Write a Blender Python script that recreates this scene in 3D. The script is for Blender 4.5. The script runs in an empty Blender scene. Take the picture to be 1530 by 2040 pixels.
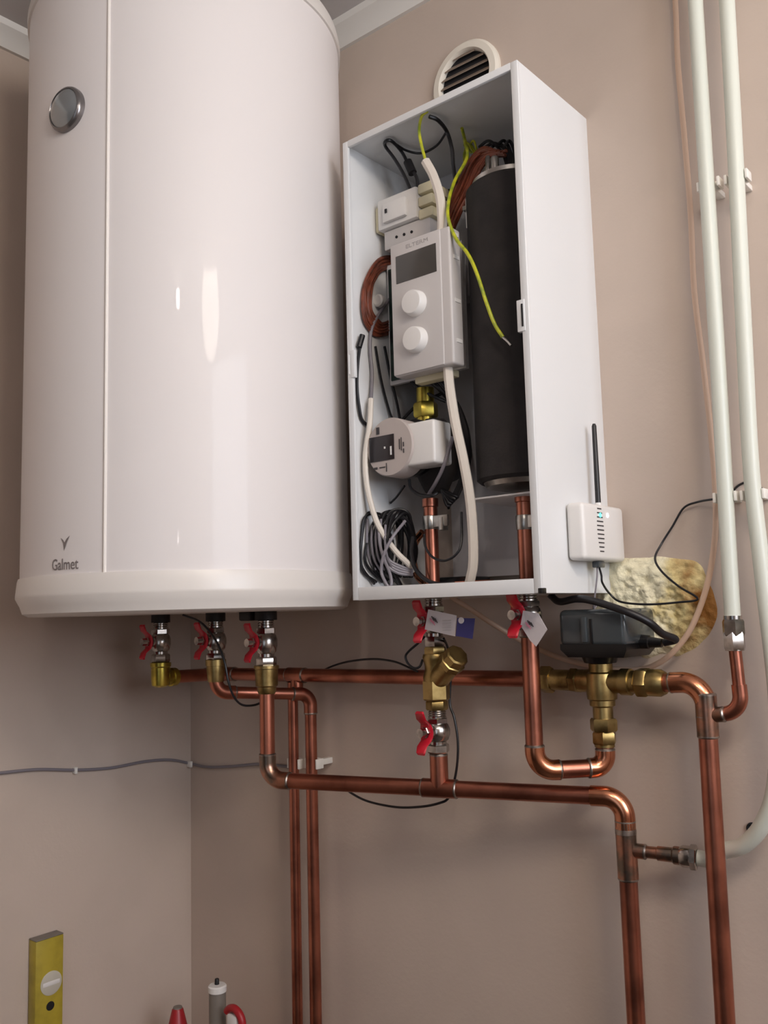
import bpy, bmesh, math, random
from mathutils import Vector, Matrix, noise
random.seed(4)
PI = math.pi
V = Vector
scn = bpy.context.scene
col = scn.collection
ZO = 1.55            # height of the boiler's underside above the floor; shapes are measured from it

# ------------------------------------------------------------------ camera
F, PIT, ROL, YAW = 1785.946, 0.1124455, -0.0269341, 0.6967197
CAM = V((0.8300384, -1.1053104, -0.0185461))
_c, _s = math.cos(YAW), math.sin(YAW)
_f = V((-_s * math.cos(PIT), _c * math.cos(PIT), math.sin(PIT)))
_r = V((_c, _s, 0)); _u = _r.cross(_f)
RGT = math.cos(ROL) * _r + math.sin(ROL) * _u
UP = -math.sin(ROL) * _r + math.cos(ROL) * _u
FWD = _f
cd = bpy.data.cameras.new('camera'); cam = bpy.data.objects.new('camera', cd); col.objects.link(cam)
cd.sensor_fit = 'HORIZONTAL'; cd.sensor_width = 36.0; cd.lens = F / 1530 * 36; cd.clip_start = 0.02
M = Matrix((RGT, UP, -FWD)).transposed().to_4x4(); M.translation = CAM + V((0, 0, ZO))
cam.matrix_world = M
scn.camera = cam

def ray(x, y): return (x - 765) / F * RGT - (y - 1020) / F * UP + FWD
def at(x, y, Y):                # the point measured at (x, y) of the photograph standing at depth Y from the back wall
    d = ray(x, y); return CAM + d * ((Y - CAM.y) / d.y)
def atX(x, y, X):               # the same for things fixed to a side wall or side face
    d = ray(x, y); return CAM + d * ((X - CAM.x) / d.x)

# ------------------------------------------------------------------ materials
def lin(c):
    return tuple(((v / 255) / 12.92 if v / 255 <= .04045 else ((v / 255 + .055) / 1.055) ** 2.4) for v in c) + (1,)
MATS = {}
def mat(name, rgb, rough=.5, metal=0., coat=0., var=0., vscale=20., rgb2=None, bump=0., bscale=200., spec=.5, emit=None, estr=0., detail=4., vlo=.4, vhi=.65):
    m = bpy.data.materials.new(name); m.use_nodes = True
    nt = m.node_tree; b = nt.nodes['Principled BSDF']
    b.inputs['Base Color'].default_value = lin(rgb)
    b.inputs['Roughness'].default_value = rough; b.inputs['Metallic'].default_value = metal
    b.inputs['Coat Weight'].default_value = coat; b.inputs['Specular IOR Level'].default_value = spec
    if emit:
        b.inputs['Emission Color'].default_value = lin(emit); b.inputs['Emission Strength'].default_value = estr
    tc = nt.nodes.new('ShaderNodeTexCoord')
    if rgb2 is None and var > 0: rgb2 = tuple(max(0, v * (1 - var)) for v in rgb)
    if rgb2 is not None:
        n = nt.nodes.new('ShaderNodeTexNoise'); n.inputs['Scale'].default_value = vscale; n.inputs['Detail'].default_value = detail
        nt.links.new(tc.outputs['Object'], n.inputs['Vector'])
        r = nt.nodes.new('ShaderNodeValToRGB')
        r.color_ramp.elements[0].position = vlo; r.color_ramp.elements[1].position = vhi
        r.color_ramp.elements[0].color = lin(rgb); r.color_ramp.elements[1].color = lin(rgb2)
        nt.links.new(n.outputs['Fac'], r.inputs['Fac']); nt.links.new(r.outputs['Color'], b.inputs['Base Color'])
    if bump > 0:
        n2 = nt.nodes.new('ShaderNodeTexNoise'); n2.inputs['Scale'].default_value = bscale; n2.inputs['Detail'].default_value = 3
        nt.links.new(tc.outputs['Object'], n2.inputs['Vector'])
        bp = nt.nodes.new('ShaderNodeBump'); bp.inputs['Strength'].default_value = bump; bp.inputs['Distance'].default_value = .002
        nt.links.new(n2.outputs['Fac'], bp.inputs['Height']); nt.links.new(bp.outputs['Normal'], b.inputs['Normal'])
    MATS[name] = m; return m

mat('wall_paint', (200, 183, 170), .62, var=.035, vscale=5, bump=.12, bscale=160)
mat('ceiling_paint', (205, 200, 198), .8, bump=.08)
mat('crown_paint', (228, 224, 218), .6)
mat('floor_tile', (78, 66, 58), .5, var=.2, vscale=4)
mat('wall_tile', (84, 74, 68), .5, var=.1, vscale=6)
mat('enamel', (228, 222, 220), .5, coat=.16, spec=.4)
mat('cap_plastic', (224, 218, 212), .32)
mat('seam_plastic', (236, 230, 224), .35)
mat('black_rubber', (26, 22, 22), .6)
mat('dial_glass', (148, 152, 154), .16, metal=.55, coat=.6)
mat('bezel_metal', (130, 126, 126), .25, metal=.8)
mat('logo_grey', (124, 115, 113), .5)
mat('powder_white', (224, 224, 224), .32, bump=.03, bscale=600)
mat('inner_white', (216, 216, 220), .45)
mat('plate_white', (212, 208, 208), .4)
mat('dark_hole', (22, 20, 22), .9)
mat('insulation_black', (43, 38, 38), .85, var=.25, vscale=30, bump=.2, bscale=300)
mat('steel', (190, 186, 180), .3, metal=1., var=.2, vscale=30)
mat('nickel', (196, 190, 184), .22, metal=1., var=.25, vscale=60)
mat('tin', (178, 165, 155), .35, metal=1., var=.3, vscale=90)
mat('copper', (190, 122, 100), .33, metal=1., rgb2=(98, 58, 48), vscale=14, bump=.05, bscale=90, vlo=.42, vhi=.8)
mat('copper_bright', (214, 146, 112), .22, metal=1., rgb2=(160, 96, 70), vscale=20, vlo=.45, vhi=.8)
mat('copper_tinned', (196, 140, 116), .3, metal=1., rgb2=(126, 112, 100), vscale=45, vlo=.35, vhi=.6)
mat('brass', (176, 152, 100), .36, metal=1., rgb2=(120, 98, 58), vscale=40, vlo=.42, vhi=.7)
mat('brass_new', (206, 184, 84), .28, metal=1., var=.25, vscale=40)
mat('red_handle', (196, 22, 44), .35, coat=.2)
mat('plastic_white', (226, 222, 218), .35)
mat('plastic_panel', (200, 194, 191), .38)
mat('plastic_cream', (212, 202, 170), .5)
mat('screen_grey', (72, 68, 64), .22)
mat('lettering_grey', (164, 158, 156), .5)
mat('lettering_dark', (54, 50, 52), .5)
mat('screen_dark', (34, 26, 28), .25)
mat('label_grey', (182, 170, 164), .55)
mat('pcb_green', (40, 62, 54), .45, rgb2=(20, 26, 28), vscale=70)
mat('wire_black', (24, 22, 25), .42)
mat('wire_grey', (128, 122, 128), .42)
mat('wire_brown', (128, 66, 46), .4, var=.3, vscale=60)
mat('wire_yellow', (196, 196, 40), .4, rgb2=(132, 150, 40), vscale=70)
mat('cable_white', (226, 216, 204), .42)
mat('cable_tan', (216, 184, 160), .42)
mat('pex_white', (212, 214, 202), .36)
mat('clip_white', (238, 234, 226), .4)
mat('actuator_grey', (66, 70, 72), .24, coat=.3)
mat('actuator_black', (18, 17, 18), .3)
mat('led_cyan', (120, 240, 230), .3, emit=(60, 230, 215), estr=3.)
mat('emissive_white', (240, 240, 255), .3, emit=(225, 225, 255), estr=3.)
mat('card_white', (214, 206, 208), .5)
mat('card_blue', (56, 52, 104), .5)
mat('card_pink', (198, 120, 140), .5)
mat('level_yellow', (176, 156, 52), .4, var=.12, vscale=30)
mat('level_glass', (196, 190, 176), .15, coat=.5)
mat('red_plastic', (160, 28, 36), .4)
mat('grey_plastic', (120, 112, 104), .4)
mat('table_wood', (140, 110, 84), .5, var=.3, vscale=8)
mat('grille_cream', (226, 218, 204), .5)
mat('slat_brown', (128, 112, 98), .6)
mat('window_frame_white', (235, 235, 232), .4)
mat('cork_tan', (170, 140, 92), .6)
# mounting foam: cream foam with rusty brown aged patches near its rim
def foam_mat():
    m = bpy.data.materials.new('mounting_foam'); m.use_nodes = True; nt = m.node_tree; b = nt.nodes['Principled BSDF']
    b.inputs['Roughness'].default_value = .8
    tc = nt.nodes.new('ShaderNodeTexCoord')
    n = nt.nodes.new('ShaderNodeTexNoise'); n.inputs['Scale'].default_value = 22; n.inputs['Detail'].default_value = 6
    sp = nt.nodes.new('ShaderNodeSeparateXYZ')
    mth = nt.nodes.new('ShaderNodeMath'); mth.operation = 'MULTIPLY_ADD'; mth.inputs[1].default_value = 4.2; mth.inputs[2].default_value = -.10
    ad = nt.nodes.new('ShaderNodeMath'); ad.operation = 'ADD'
    r = nt.nodes.new('ShaderNodeValToRGB'); e = r.color_ramp.elements
    e[0].position = .42; e[0].color = lin((244, 236, 204)); e[1].position = .72; e[1].color = lin((150, 98, 36))
    k = e.new(.55); k.color = lin((228, 210, 152))
    nt.links.new(tc.outputs['Object'], n.inputs['Vector']); nt.links.new(tc.outputs['Object'], sp.inputs['Vector'])
    nt.links.new(sp.outputs['X'], mth.inputs[0]); nt.links.new(n.outputs['Fac'], ad.inputs[0]); nt.links.new(mth.outputs[0], ad.inputs[1])
    n3 = nt.nodes.new('ShaderNodeTexNoise'); n3.inputs['Scale'].default_value = 130; n3.inputs['Detail'].default_value = 5
    bp = nt.nodes.new('ShaderNodeBump'); bp.inputs['Strength'].default_value = .9; bp.inputs['Distance'].default_value = .004
    nt.links.new(tc.outputs['Object'], n3.inputs['Vector']); nt.links.new(n3.outputs['Fac'], bp.inputs['Height']); nt.links.new(bp.outputs['Normal'], b.inputs['Normal'])
    nt.links.new(ad.outputs[0], r.inputs['Fac']); nt.links.new(r.outputs['Color'], b.inputs['Base Color'])
    MATS['mounting_foam'] = m
foam_mat()

# ------------------------------------------------------------------ mesh helpers
def unit(a): return V(a).normalized()
def frame(d):
    d = unit(d); a = V((0, 0, 1)) if abs(d.z) < .9 else V((1, 0, 0))
    x = d.cross(a).normalized(); return x, d.cross(x).normalized(), d

class MB:
    def __init__(s): s.bm = bmesh.new()
    def box(s, lo, hi, bev=0., rot=None, seg=2):
        lo, hi = V(lo), V(hi); c = (lo + hi) / 2; d = hi - lo
        r = bmesh.ops.create_cube(s.bm, size=1.)
        vs = r['verts']
        for v in vs: v.co = V((v.co.x * d.x, v.co.y * d.y, v.co.z * d.z))
        if bev > 0:
            es = list({e for v in vs for e in v.link_edges})
            o = bmesh.ops.bevel(s.bm, geom=es, offset=min(bev, min(d) * .49), segments=seg, affect='EDGES', profile=.5)
            vs = list({v for f in o['faces'] for v in f.verts} | {v for v in vs if v.is_valid})
        for v in vs:
            p = v.co.copy()
            if rot is not None: p = rot @ p
            v.co = p + c
        return s
    def tube(s, pts, r, seg=10, cap=True):
        pts = [V(p) for p in pts]; n = len(pts)
        rs = r if isinstance(r, (list, tuple)) else [r] * n
        t0 = (pts[1] - pts[0]).normalized(); x, y, _ = frame(t0); rings = []; prev = t0
        for i, p in enumerate(pts):
            t = (pts[min(i + 1, n - 1)] - pts[max(i - 1, 0)])
            t = t.normalized() if t.length > 1e-9 else prev
            q = prev.rotation_difference(t); x = q @ x; x = (x - t * x.dot(t)).normalized(); y = t.cross(x); prev = t
            rings.append([s.bm.verts.new(p + rs[i] * (math.cos(a) * x + math.sin(a) * y)) for a in (2 * PI * k / seg for k in range(seg))])
        for a, b in zip(rings, rings[1:]):
            for k in range(seg):
                s.bm.faces.new((a[k], a[(k + 1) % seg], b[(k + 1) % seg], b[k]))
        if cap:
            s.bm.faces.new(rings[0][::-1]); s.bm.faces.new(rings[-1])
        return s
    def lathe(s, base, d, prof, seg=24, ang=0.):     # prof: (distance along d, radius)
        base = V(base); x, y, d = frame(d); rings = []
        for h, r in prof:
            if r < 1e-6: rings.append([s.bm.verts.new(base + d * h)]); continue
            rings.append([s.bm.verts.new(base + d * h + r * (math.cos(a) * x + math.sin(a) * y)) for a in (ang + 2 * PI * k / seg for k in range(seg))])
        for a, b in zip(rings, rings[1:]):
            if len(a) == 1 and len(b) == 1: continue
            for k in range(seg):
                k2 = (k + 1) % seg
                if len(a) == 1: s.bm.faces.new((a[0], b[k2], b[k]))
                elif len(b) == 1: s.bm.faces.new((a[k], a[k2], b[0]))
                else: s.bm.faces.new((a[k], a[k2], b[k2], b[k]))
        if len(rings[0]) > 1: s.bm.faces.new(rings[0][::-1])
        if len(rings[-1]) > 1: s.bm.faces.new(rings[-1])
        return s
    def hexn(s, base, d, h, r, ang=0., ch=.15):
        c = h * ch
        return s.lathe(base, d, [(0, r * .9), (c, r), (h - c, r), (h, r * .9)], 6, ang)
    def prism(s, pts, d, bev=0.):                      # closed outline extruded by vector d
        d = V(d); a = [s.bm.verts.new(V(p)) for p in pts]; b = [s.bm.verts.new(V(p) + d) for p in pts]; n = len(a)
        fs = [s.bm.faces.new(a[::-1]), s.bm.faces.new(b)]
        for k in range(n): fs.append(s.bm.faces.new((a[k], a[(k + 1) % n], b[(k + 1) % n], b[k])))
        if bev > 0:
            es = list({e for f in fs[:2] for e in f.edges})
            bmesh.ops.bevel(s.bm, geom=es, offset=bev, segments=2, affect='EDGES', profile=.5)
        return s
    def strip(s, secs, closed=False):                   # list of sections (equal-length point lists) skinned together
        R = [[s.bm.verts.new(V(p)) for p in sec] for sec in secs]; n = len(R[0])
        for a, b in zip(R, R[1:]):
            for k in range(n if closed else n - 1):
                s.bm.faces.new((a[k], a[(k + 1) % n], b[(k + 1) % n], b[k]))
        if closed: s.bm.faces.new(R[0][::-1]); s.bm.faces.new(R[-1])
        return s

BASE = {}
def build(mb, name, m, parent=None, base=None, smooth=35):
    bm = mb.bm
    bmesh.ops.recalc_face_normals(bm, faces=bm.faces[:])
    if parent is not None: b0 = BASE[parent.name]
    else:
        if base is None:
            zs = [v.co for v in bm.verts]; n = len(zs)
            base = V((sum(p.x for p in zs) / n, sum(p.y for p in zs) / n, min(p.z for p in zs)))
        b0 = V(base)
    for v in bm.verts: v.co -= b0
    me = bpy.data.meshes.new(name); bm.to_mesh(me); bm.free()
    me.materials.append(MATS[m])
    if smooth:
        for p in me.polygons: p.use_smooth = True
        try: me.set_sharp_from_angle(angle=math.radians(smooth))
        except Exception: pass
    o = bpy.data.objects.new(name, me); col.objects.link(o); BASE[o.name] = b0
    if parent is not None: o.parent = parent
    else: o.location = b0 + V((0, 0, ZO))
    return o
def tag(o, label, cat, group=None):
    o['label'] = label; o['category'] = cat
    if group: o['group'] = group
    return o
def thing(name, base, label, cat, group=None):
    o = bpy.data.objects.new(name, None); col.objects.link(o); o.empty_display_size = .02
    BASE[o.name] = V(base); o.location = V(base) + V((0, 0, ZO))
    return tag(o, label, cat, group)
def struct(mb, name, m, smooth=0):
    o = build(mb, name, m, None, smooth=smooth); o['kind'] = 'structure'; return o

def spline(pts, n=8):
    pts = [V(p) for p in pts]
    if len(pts) == 2: return [pts[0].lerp(pts[1], k / n) for k in range(n + 1)]
    P = [2 * pts[0] - pts[1]] + pts + [2 * pts[-1] - pts[-2]]; out = []
    for i in range(1, len(P) - 2):
        a, b, c, d = P[i - 1:i + 3]
        for k in range(n):
            t = k / n
            out.append(.5 * ((2 * b) + (c - a) * t + (2 * a - 5 * b + 4 * c - d) * t * t + (3 * b - a - 3 * c + d) * t ** 3))
    out.append(pts[-1]); return out
def wire(pts, r, seg=8, n=7): return MB().tube(spline(pts, n), r, seg)
def text(s, w, name, m, parent, place, thick=.0003, h=None):
    cu = bpy.data.curves.new(name, 'FONT'); cu.body = s; cu.size = 1; cu.resolution_u = 3
    o = bpy.data.objects.new(name, cu); col.objects.link(o)
    dg = bpy.context.evaluated_depsgraph_get(); me = bpy.data.meshes.new_from_object(o.evaluated_get(dg))
    col.objects.unlink(o); bpy.data.objects.remove(o)
    bm = bmesh.new(); bm.from_mesh(me); bpy.data.meshes.remove(me)
    xs = [v.co.x for v in bm.verts]; ys = [v.co.y for v in bm.verts]
    x0, x1, y0, y1 = min(xs), max(xs), min(ys), max(ys); k = w / (x1 - x0); ky = (h / (y1 - y0)) if h else k
    r = bmesh.ops.extrude_face_region(bm, geom=bm.faces[:]); top = {v for v in r['geom'] if isinstance(v, bmesh.types.BMVert)}
    for v in bm.verts:
        v.co = place((v.co.x - (x0 + x1) / 2) * k, (v.co.y - (y0 + y1) / 2) * ky, thick if v in top else -.0002)
    mb = MB(); mb.bm.free(); mb.bm = bm
    return build(mb, name, m, parent, smooth=0)

# ------------------------------------------------------------------ the room
XL, XR, YF, FLZ, CEZ = -.595, 2.0, -2.7, -ZO, 1.008
struct(MB().box((XL - .12, 0, FLZ), (XR + .12, .12, CEZ)), 'wall_back', 'wall_paint')
struct(MB().box((XL - .12, YF, FLZ), (XL, 0, CEZ)), 'wall_left', 'wall_paint')
struct(MB().box((XL - .12, YF - .12, FLZ - .1), (XR + .12, .12, FLZ)), 'floor', 'floor_tile')
struct(MB().box((XL - .12, YF - .12, CEZ), (XR + .12, .12, CEZ + .1)), 'ceiling', 'ceiling_paint')
# right wall with a wide window and an added narrow slit, front wall with a second window
def wall_with_holes(name, holes, fixed0, fixed1, axis, a0, a1, m_='wall_paint'):
    mb = MB()
    def bx(u0, u1, z0, z1):
        if axis == 'y': mb.box((fixed0, u0, z0), (fixed1, u1, z1))
        else: mb.box((u0, fixed0, z0), (u1, fixed1, z1))
    u = a0
    for h in sorted(holes):
        bx(u, h[0], FLZ, CEZ); bx(h[0], h[1], FLZ, h[2]); bx(h[0], h[1], h[3], CEZ); u = h[1]
    bx(u, a1, FLZ, CEZ)
    struct(mb, name, m_)
def window_frame(name, h, fixed0, fixed1, axis, w=.045, mull=()):
    mb = MB()
    def bx(u0, u1, z0, z1):
        if axis == 'y': mb.box((fixed0, u0, z0), (fixed1, u1, z1), .005)
        else: mb.box((u0, fixed0, z0), (u1, fixed1, z1), .005)
    bx(h[0], h[0] + w, h[2], h[3]); bx(h[1] - w, h[1], h[2], h[3]); bx(h[0] + w, h[1] - w, h[2], h[2] + w); bx(h[0] + w, h[1] - w, h[3] - w, h[3])
    struct(mb, name, 'window_frame_white')
W1 = (-1.40, -.18, -.02, .93)
W2 = (-2.605, -2.545, .0, .70)  # slit added and sized to draw a thin bright streak on the tank
W3 = (.75, 1.70, -.60, .85)
wall_with_holes('wall_right', [W1, W2], XR, XR + .12, 'y', YF, 0)
wall_with_holes('wall_front', [W3], YF - .12, YF, 'x', XL - .12, XR + .12, 'wall_tile')
window_frame('window_1', W1, XR + .05, XR + .10, 'y'); window_frame('streak_slit', W2, XR + .05, XR + .10, 'y', .012); window_frame('window_3', W3, YF - .10, YF - .05, 'x')
# plaster cornice along both walls
def crown(pts3):
    mb = MB(); mb.strip(pts3, True); return mb
prof = [(0, .972), (.007, .972), (.012, .982), (.022, .992), (.031, .998), (.034, CEZ), (0, CEZ)]
struct(crown([[(x, -d, z) for d, z in prof] for x in (XL, XR)]), 'trim_1', 'crown_paint', 30)
struct(crown([[(XL + d, y, z) for d, z in prof] for y in (YF, -.0345)]), 'trim_2', 'crown_paint', 30)

# ------------------------------------------------------------------ water heater
TC = V((-.26, -.259, 0)); TR = .2385
TB, SEAM, TT = -.011, .041, .872
heater = thing('water_heater', (TC.x, TC.y, TB), 'large white cylindrical hot water tank hanging in the room corner', 'water heater')
ax = V((0, 0, 1))
build(MB().lathe(TC, ax, [(SEAM - .02, TR - .004), (SEAM - .02, TR), (TT, TR), (TT, TR - .004)], 160), 'body', 'enamel', heater)
build(MB().lathe(TC, ax, [(SEAM, TR), (SEAM + .0005, TR + .0022), (SEAM - .004, TR + .0035), (.018, TR + .0055), (.014, TR + .0055), (TB + .014, TR - .0005), (TB + .004, TR - .004), (TB, TR - .012), (TB, .0)], 160), 'bottom_cap', 'cap_plastic', heater)
build(MB().lathe(TC, ax, [(TT - .002, TR - .002), (TT - .001, TR + .003), (TT + .012, TR + .0035), (TT + .024, TR + .001), (TT + .040, TR - .02), (TT + .052, TR - .07), (TT + .056, 0)], 160), 'top_cap', 'cap_plastic', heater)
def onT(a, z, out=0.): return V((TC.x + (TR + out) * math.cos(a), TC.y + (TR + out) * math.sin(a), z))
SA = math.radians(-63.9)
mb = MB()
sec = [(-.0022, -.0005), (-.0016, .0018), (0, .0026), (.0016, .0018), (.0022, -.0005)]
mb.strip([[onT(SA + u / TR, z, o) for u, o in sec] for z in (SEAM, TT)], True)
build(mb, 'panel_seam', 'seam_plastic', heater)
mb = MB()
SB = math.radians(-131)
mb.strip([[onT(SB + u / TR, z, o) for u, o in sec] for z in (SEAM, TT)], True)
build(mb, 'panel_seam', 'seam_plastic', heater)
# thermometer
TA = math.radians(-80.2); tz = .668; tn = V((math.cos(TA), math.sin(TA), 0)); tp = onT(TA, tz, -.004)
th = build(MB().lathe(tp, tn, [(0, .031), (.008, .031), (.011, .0295), (.0125, .027), (.0112, .0262), (0, .0262)], 48), 'thermometer', 'bezel_metal', heater)
build(MB().lathe(tp, tn, [(.008, .0266), (.0115, .0262), (.0145, .021), (.0165, .012), (.0172, 0)], 48), 'dial', 'dial_glass', th)
# maker's lettering and flame-like drop above it
LA = math.radians(-78.9)
text('Galmet', .047, 'lettering', 'logo_grey', heater, lambda x, y, o: onT(LA + x / TR, .0545 + y, .0004 + o), h=.0145)
mb = MB()
drop = [(-.0065, .011), (-.002, .004), (0, -.006), (.004, .003), (.010, .013), (.004, .009), (.0005, .0045), (-.002, .008)]
mb.bm.faces.new([mb.bm.verts.new(onT(LA + (u - .001) / TR, .0775 + w, .0005)) for u, w in drop])
build(mb, 'emblem', 'logo_grey', heater, smooth=0)
TY = -.19
pL, p2, p3 = at(320, 1350, TY), at(430, 1340, TY), at(531, 1340, TY)
for p, r in ((pL, .0155), (p2, .0155), (p3, .0165)):
    build(MB().lathe((p.x, p.y, -.024), ax, [(0, r), (.014, r)], 24), 'connection_stub', 'black_rubber', heater)
build(MB().box((p3.x - .046, p3.y - .014, -.0245), (p3.x - .02, p3.y + .02, TB + .002), .003), 'cable_entry', 'black_rubber', heater)

# ------------------------------------------------------------------ valves
def ball_valve(x, y, z0, z1, label, twist=0., stem=.031, wing=.0285):
    H = z1 - z0; t = thing('ball_valve', (x, y, z0), label, 'valve', 'red handled ball valves')
    P = V((x, y, z0)); h = lambda k: k * H
    mb = MB(); mb.hexn(P, ax, h(.2), .0152, .3 + twist)
    mb.lathe(P + V((0, 0, h(.2))), ax, [(0, .0115), (h(.06), .0115), (h(.1), .0145), (h(.22), .0168), (h(.34), .0168), (h(.44), .0145), (h(.48), .0118), (h(.62), .0118)], 24)
    mb.hexn(P + V((0, 0, h(.66))), ax, h(.14), .0148, .5 + twist)
    for k in range(4): mb.lathe(P + V((0, 0, h(.8 + k * .05))), ax, [(0, .0108), (h(.02), .0122), (h(.03), .0122), (h(.05), .0108)], 20)
    build(mb, 'body', 'nickel', t)
    hz = z0 + h(.5); sd = unit((-.12, -1, 0)); sx = V((-sd.y, sd.x, 0)); hub = V((x, y, hz))
    st = MB().lathe(hub + sd * .010, sd, [(0, .0095), (.008, .0095), (.0085, .0062), (stem - .006, .0062)], 16); build(st, 'stem', 'nickel', t)
    prof = [(-wing, .006, .0062), (-wing * .9, .0070, .0085), (-wing * .62, .0042, .0092), (-.011, -.004, .0098), (-.006, -.0055, .0115), (0, -.006, .0122), (.006, -.0055, .0115), (.011, -.004, .0098), (wing * .62, .0042, .0092), (wing * .9, .0070, .0085), (wing, .006, .0062)]
    mb = MB(); secs = []
    for z, o, w in prof:
        c = hub + sd * (stem - .004 + o) + ax * z
        secs.append([c + sx * (w * .8) + sd * .0016, c + sx * w, c + sx * (w * .8) - sd * .0016, c - sx * (w * .8) - sd * .0016, c - sx * w, c - sx * (w * .8) + sd * .0016])
    mb.strip(secs, True)
    hd = build(mb, 'handle', 'red_handle', t)
    mb = MB().hexn(hub + sd * (stem - .0105), sd, .006, .0078); mb.lathe(hub + sd * (stem - .0046), sd, [(0, .0046), (.0022, .0046), (.0024, .0034), (.0008, .003)], 16)
    build(mb, 'handle_nut', 'nickel', hd)
    return t
def zpix(x, y, Y): return at(x, y, Y).z

# ------------------------------------------------------------------ pipe runs
def run(name, label, cat, pts, r=.011, rad=.026, m='copper', em='copper', group=None, sleeve=.012, rings=True, ends=(), elbows=None):
    pts = [V(p) for p in pts]; n = len(pts)
    t = thing(name, pts[0] if pts[0].z < pts[-1].z else pts[-1], label, cat, group)
    rads = rad if isinstance(rad, (list, tuple)) else [rad] * n
    trim = [0.] * n; info = {}
    for i in range(1, n - 1):
        a = (pts[i - 1] - pts[i]).normalized(); b = (pts[i + 1] - pts[i]).normalized()
        th = math.acos(max(-1, min(1, a.dot(b)))); tr = rads[i] / math.tan(th / 2); trim[i] = tr; info[i] = (a, b, th, tr)
    for i in range(n - 1):
        d = (pts[i + 1] - pts[i]).normalized()
        build(MB().tube([pts[i] + d * max(0, trim[i] - .002), pts[i + 1] - d * max(0, trim[i + 1] - .002)], r, 24), 'pipe', m, t)
    for i, (a, b, th, tr) in info.items():
        c = pts[i] + (a + b).normalized() * (rads[i] / math.sin(th / 2)); p0 = pts[i] + a * tr; p1 = pts[i] + b * tr
        u = p0 - c; w = p1 - c; ang = u.angle(w); k = 14
        arc = [c + (u * math.sin((1 - s / k) * ang) + w * math.sin(s / k * ang)) / math.sin(ang) for s in range(k + 1)]
        L = [p0 + a * sleeve] + arc + [p1 + b * sleeve]
        e = build(MB().tube(L, r + .0014, 24), 'elbow', em if elbows is None else elbows.get(i, em), t)
        if rings:
            for q, d in ((p0 + a * sleeve, a), (p1 + b * sleeve, b)):
                build(MB().lathe(q - d * .001, d, [(0, r + .0016), (.0015, r + .0016), (.003, r + .0004)], 24), 'solder_joint', 'tin', e)
    return t
def tee(t, p, dm, db, r=.011, L=.019, Lb=.019, m='copper', rb=None):
    p = V(p); dm = unit(dm); db = unit(db); rb = rb or r
    mb = MB().tube([p - dm * L, p + dm * L], r + .0015, 24); mb.tube([p, p + db * Lb], rb + .0014, 24)
    o = build(mb, 'tee', m, t)
    for q, d, rr in ((p - dm * L, -dm, r), (p + dm * L, dm, r), (p + db * Lb, db, rb)):
        build(MB().lathe(q - d * .001, d, [(0, rr + .0017), (.0015, rr + .0017), (.003, rr + .0004)], 24), 'solder_joint', 'tin', o)

BY = -.113                         # depth of the two connections under the boiler
xb1, xb2 = at(868, 1330, BY).x, at(1061, 1400, BY).x
WY = -.045                         # depth of the pipes clipped along the wall
# long upper run from the left tank valve along the wall to the mixing valve
zL = pL.z
q0 = V((pL.x, pL.y, zL)); q1 = at(441, 1350, WY); q1.z = zL - .004
p3w = at(1198, 1357, -.05)
qe = V((at(1082, 1354, -.048).x, -.048, p3w.z))
t = run('copper_pipe', 'long horizontal copper pipe along the wall under the tank', 'pipe', [q0 + (q1 - q0).normalized() * .02, q1, qe], rad=.022)
d0 = (q1 - q0).normalized()
zs = zpix(320, 1320, TY)
mb = MB().lathe((q0.x, q0.y, q0.z - .0165), ax, [(0, .0), (.001, .009), (.004, .0145), (.016, .0158), (zs - q0.z + .0165 - .008, .0155), (zs - q0.z + .0165 - .006, .0172), (zs - q0.z + .0165, .0172)], 28)
mb.lathe(q0, d0, [(0, .0135), (.02, .0135), (.021, .0155), (.031, .0155), (.032, .012)], 24)
build(mb, 'elbow', 'brass_new', t)
xt = at(592, 1352, WY); tl = (q1.lerp(qe, (xt.x - q1.x) / (qe.x - q1.x)))
tee(t, tl, (1, 0, 0), (0, 0, -1), Lb=.022, rb=.009)
# two thinner verticals going down
vx = at(588, 1700, WY).x
run('copper_pipe', 'left one of two thin vertical copper pipes side by side below the tank', 'pipe', [V((vx, WY, tl.z - .012)), V((vx, WY, FLZ))], r=.0085)
z2 = zpix(430, 1379, TY); vx2 = at(622, 1600, WY).x
c2 = V((vx2, WY, zpix(622, 1383, WY)))
t = run('copper_pipe', 'right one of two thin vertical copper pipes, bending back to the middle tank valve', 'pipe',
        [V((p2.x, p2.y, zpix(430, 1350, TY))), V((p2.x, p2.y, z2)), c2, V((vx2, WY, FLZ))], r=.0095, rad=.02)
mb = MB().lathe((p2.x, p2.y, zpix(430, 1358, TY)), ax, [(0, .0125), (.008, .0135), (.02, .0145), (.0245, .0145), (.025, .016), (.034, .016), (.036, .013)], 24)
build(mb, 'threaded_adapter', 'brass', t)
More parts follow.
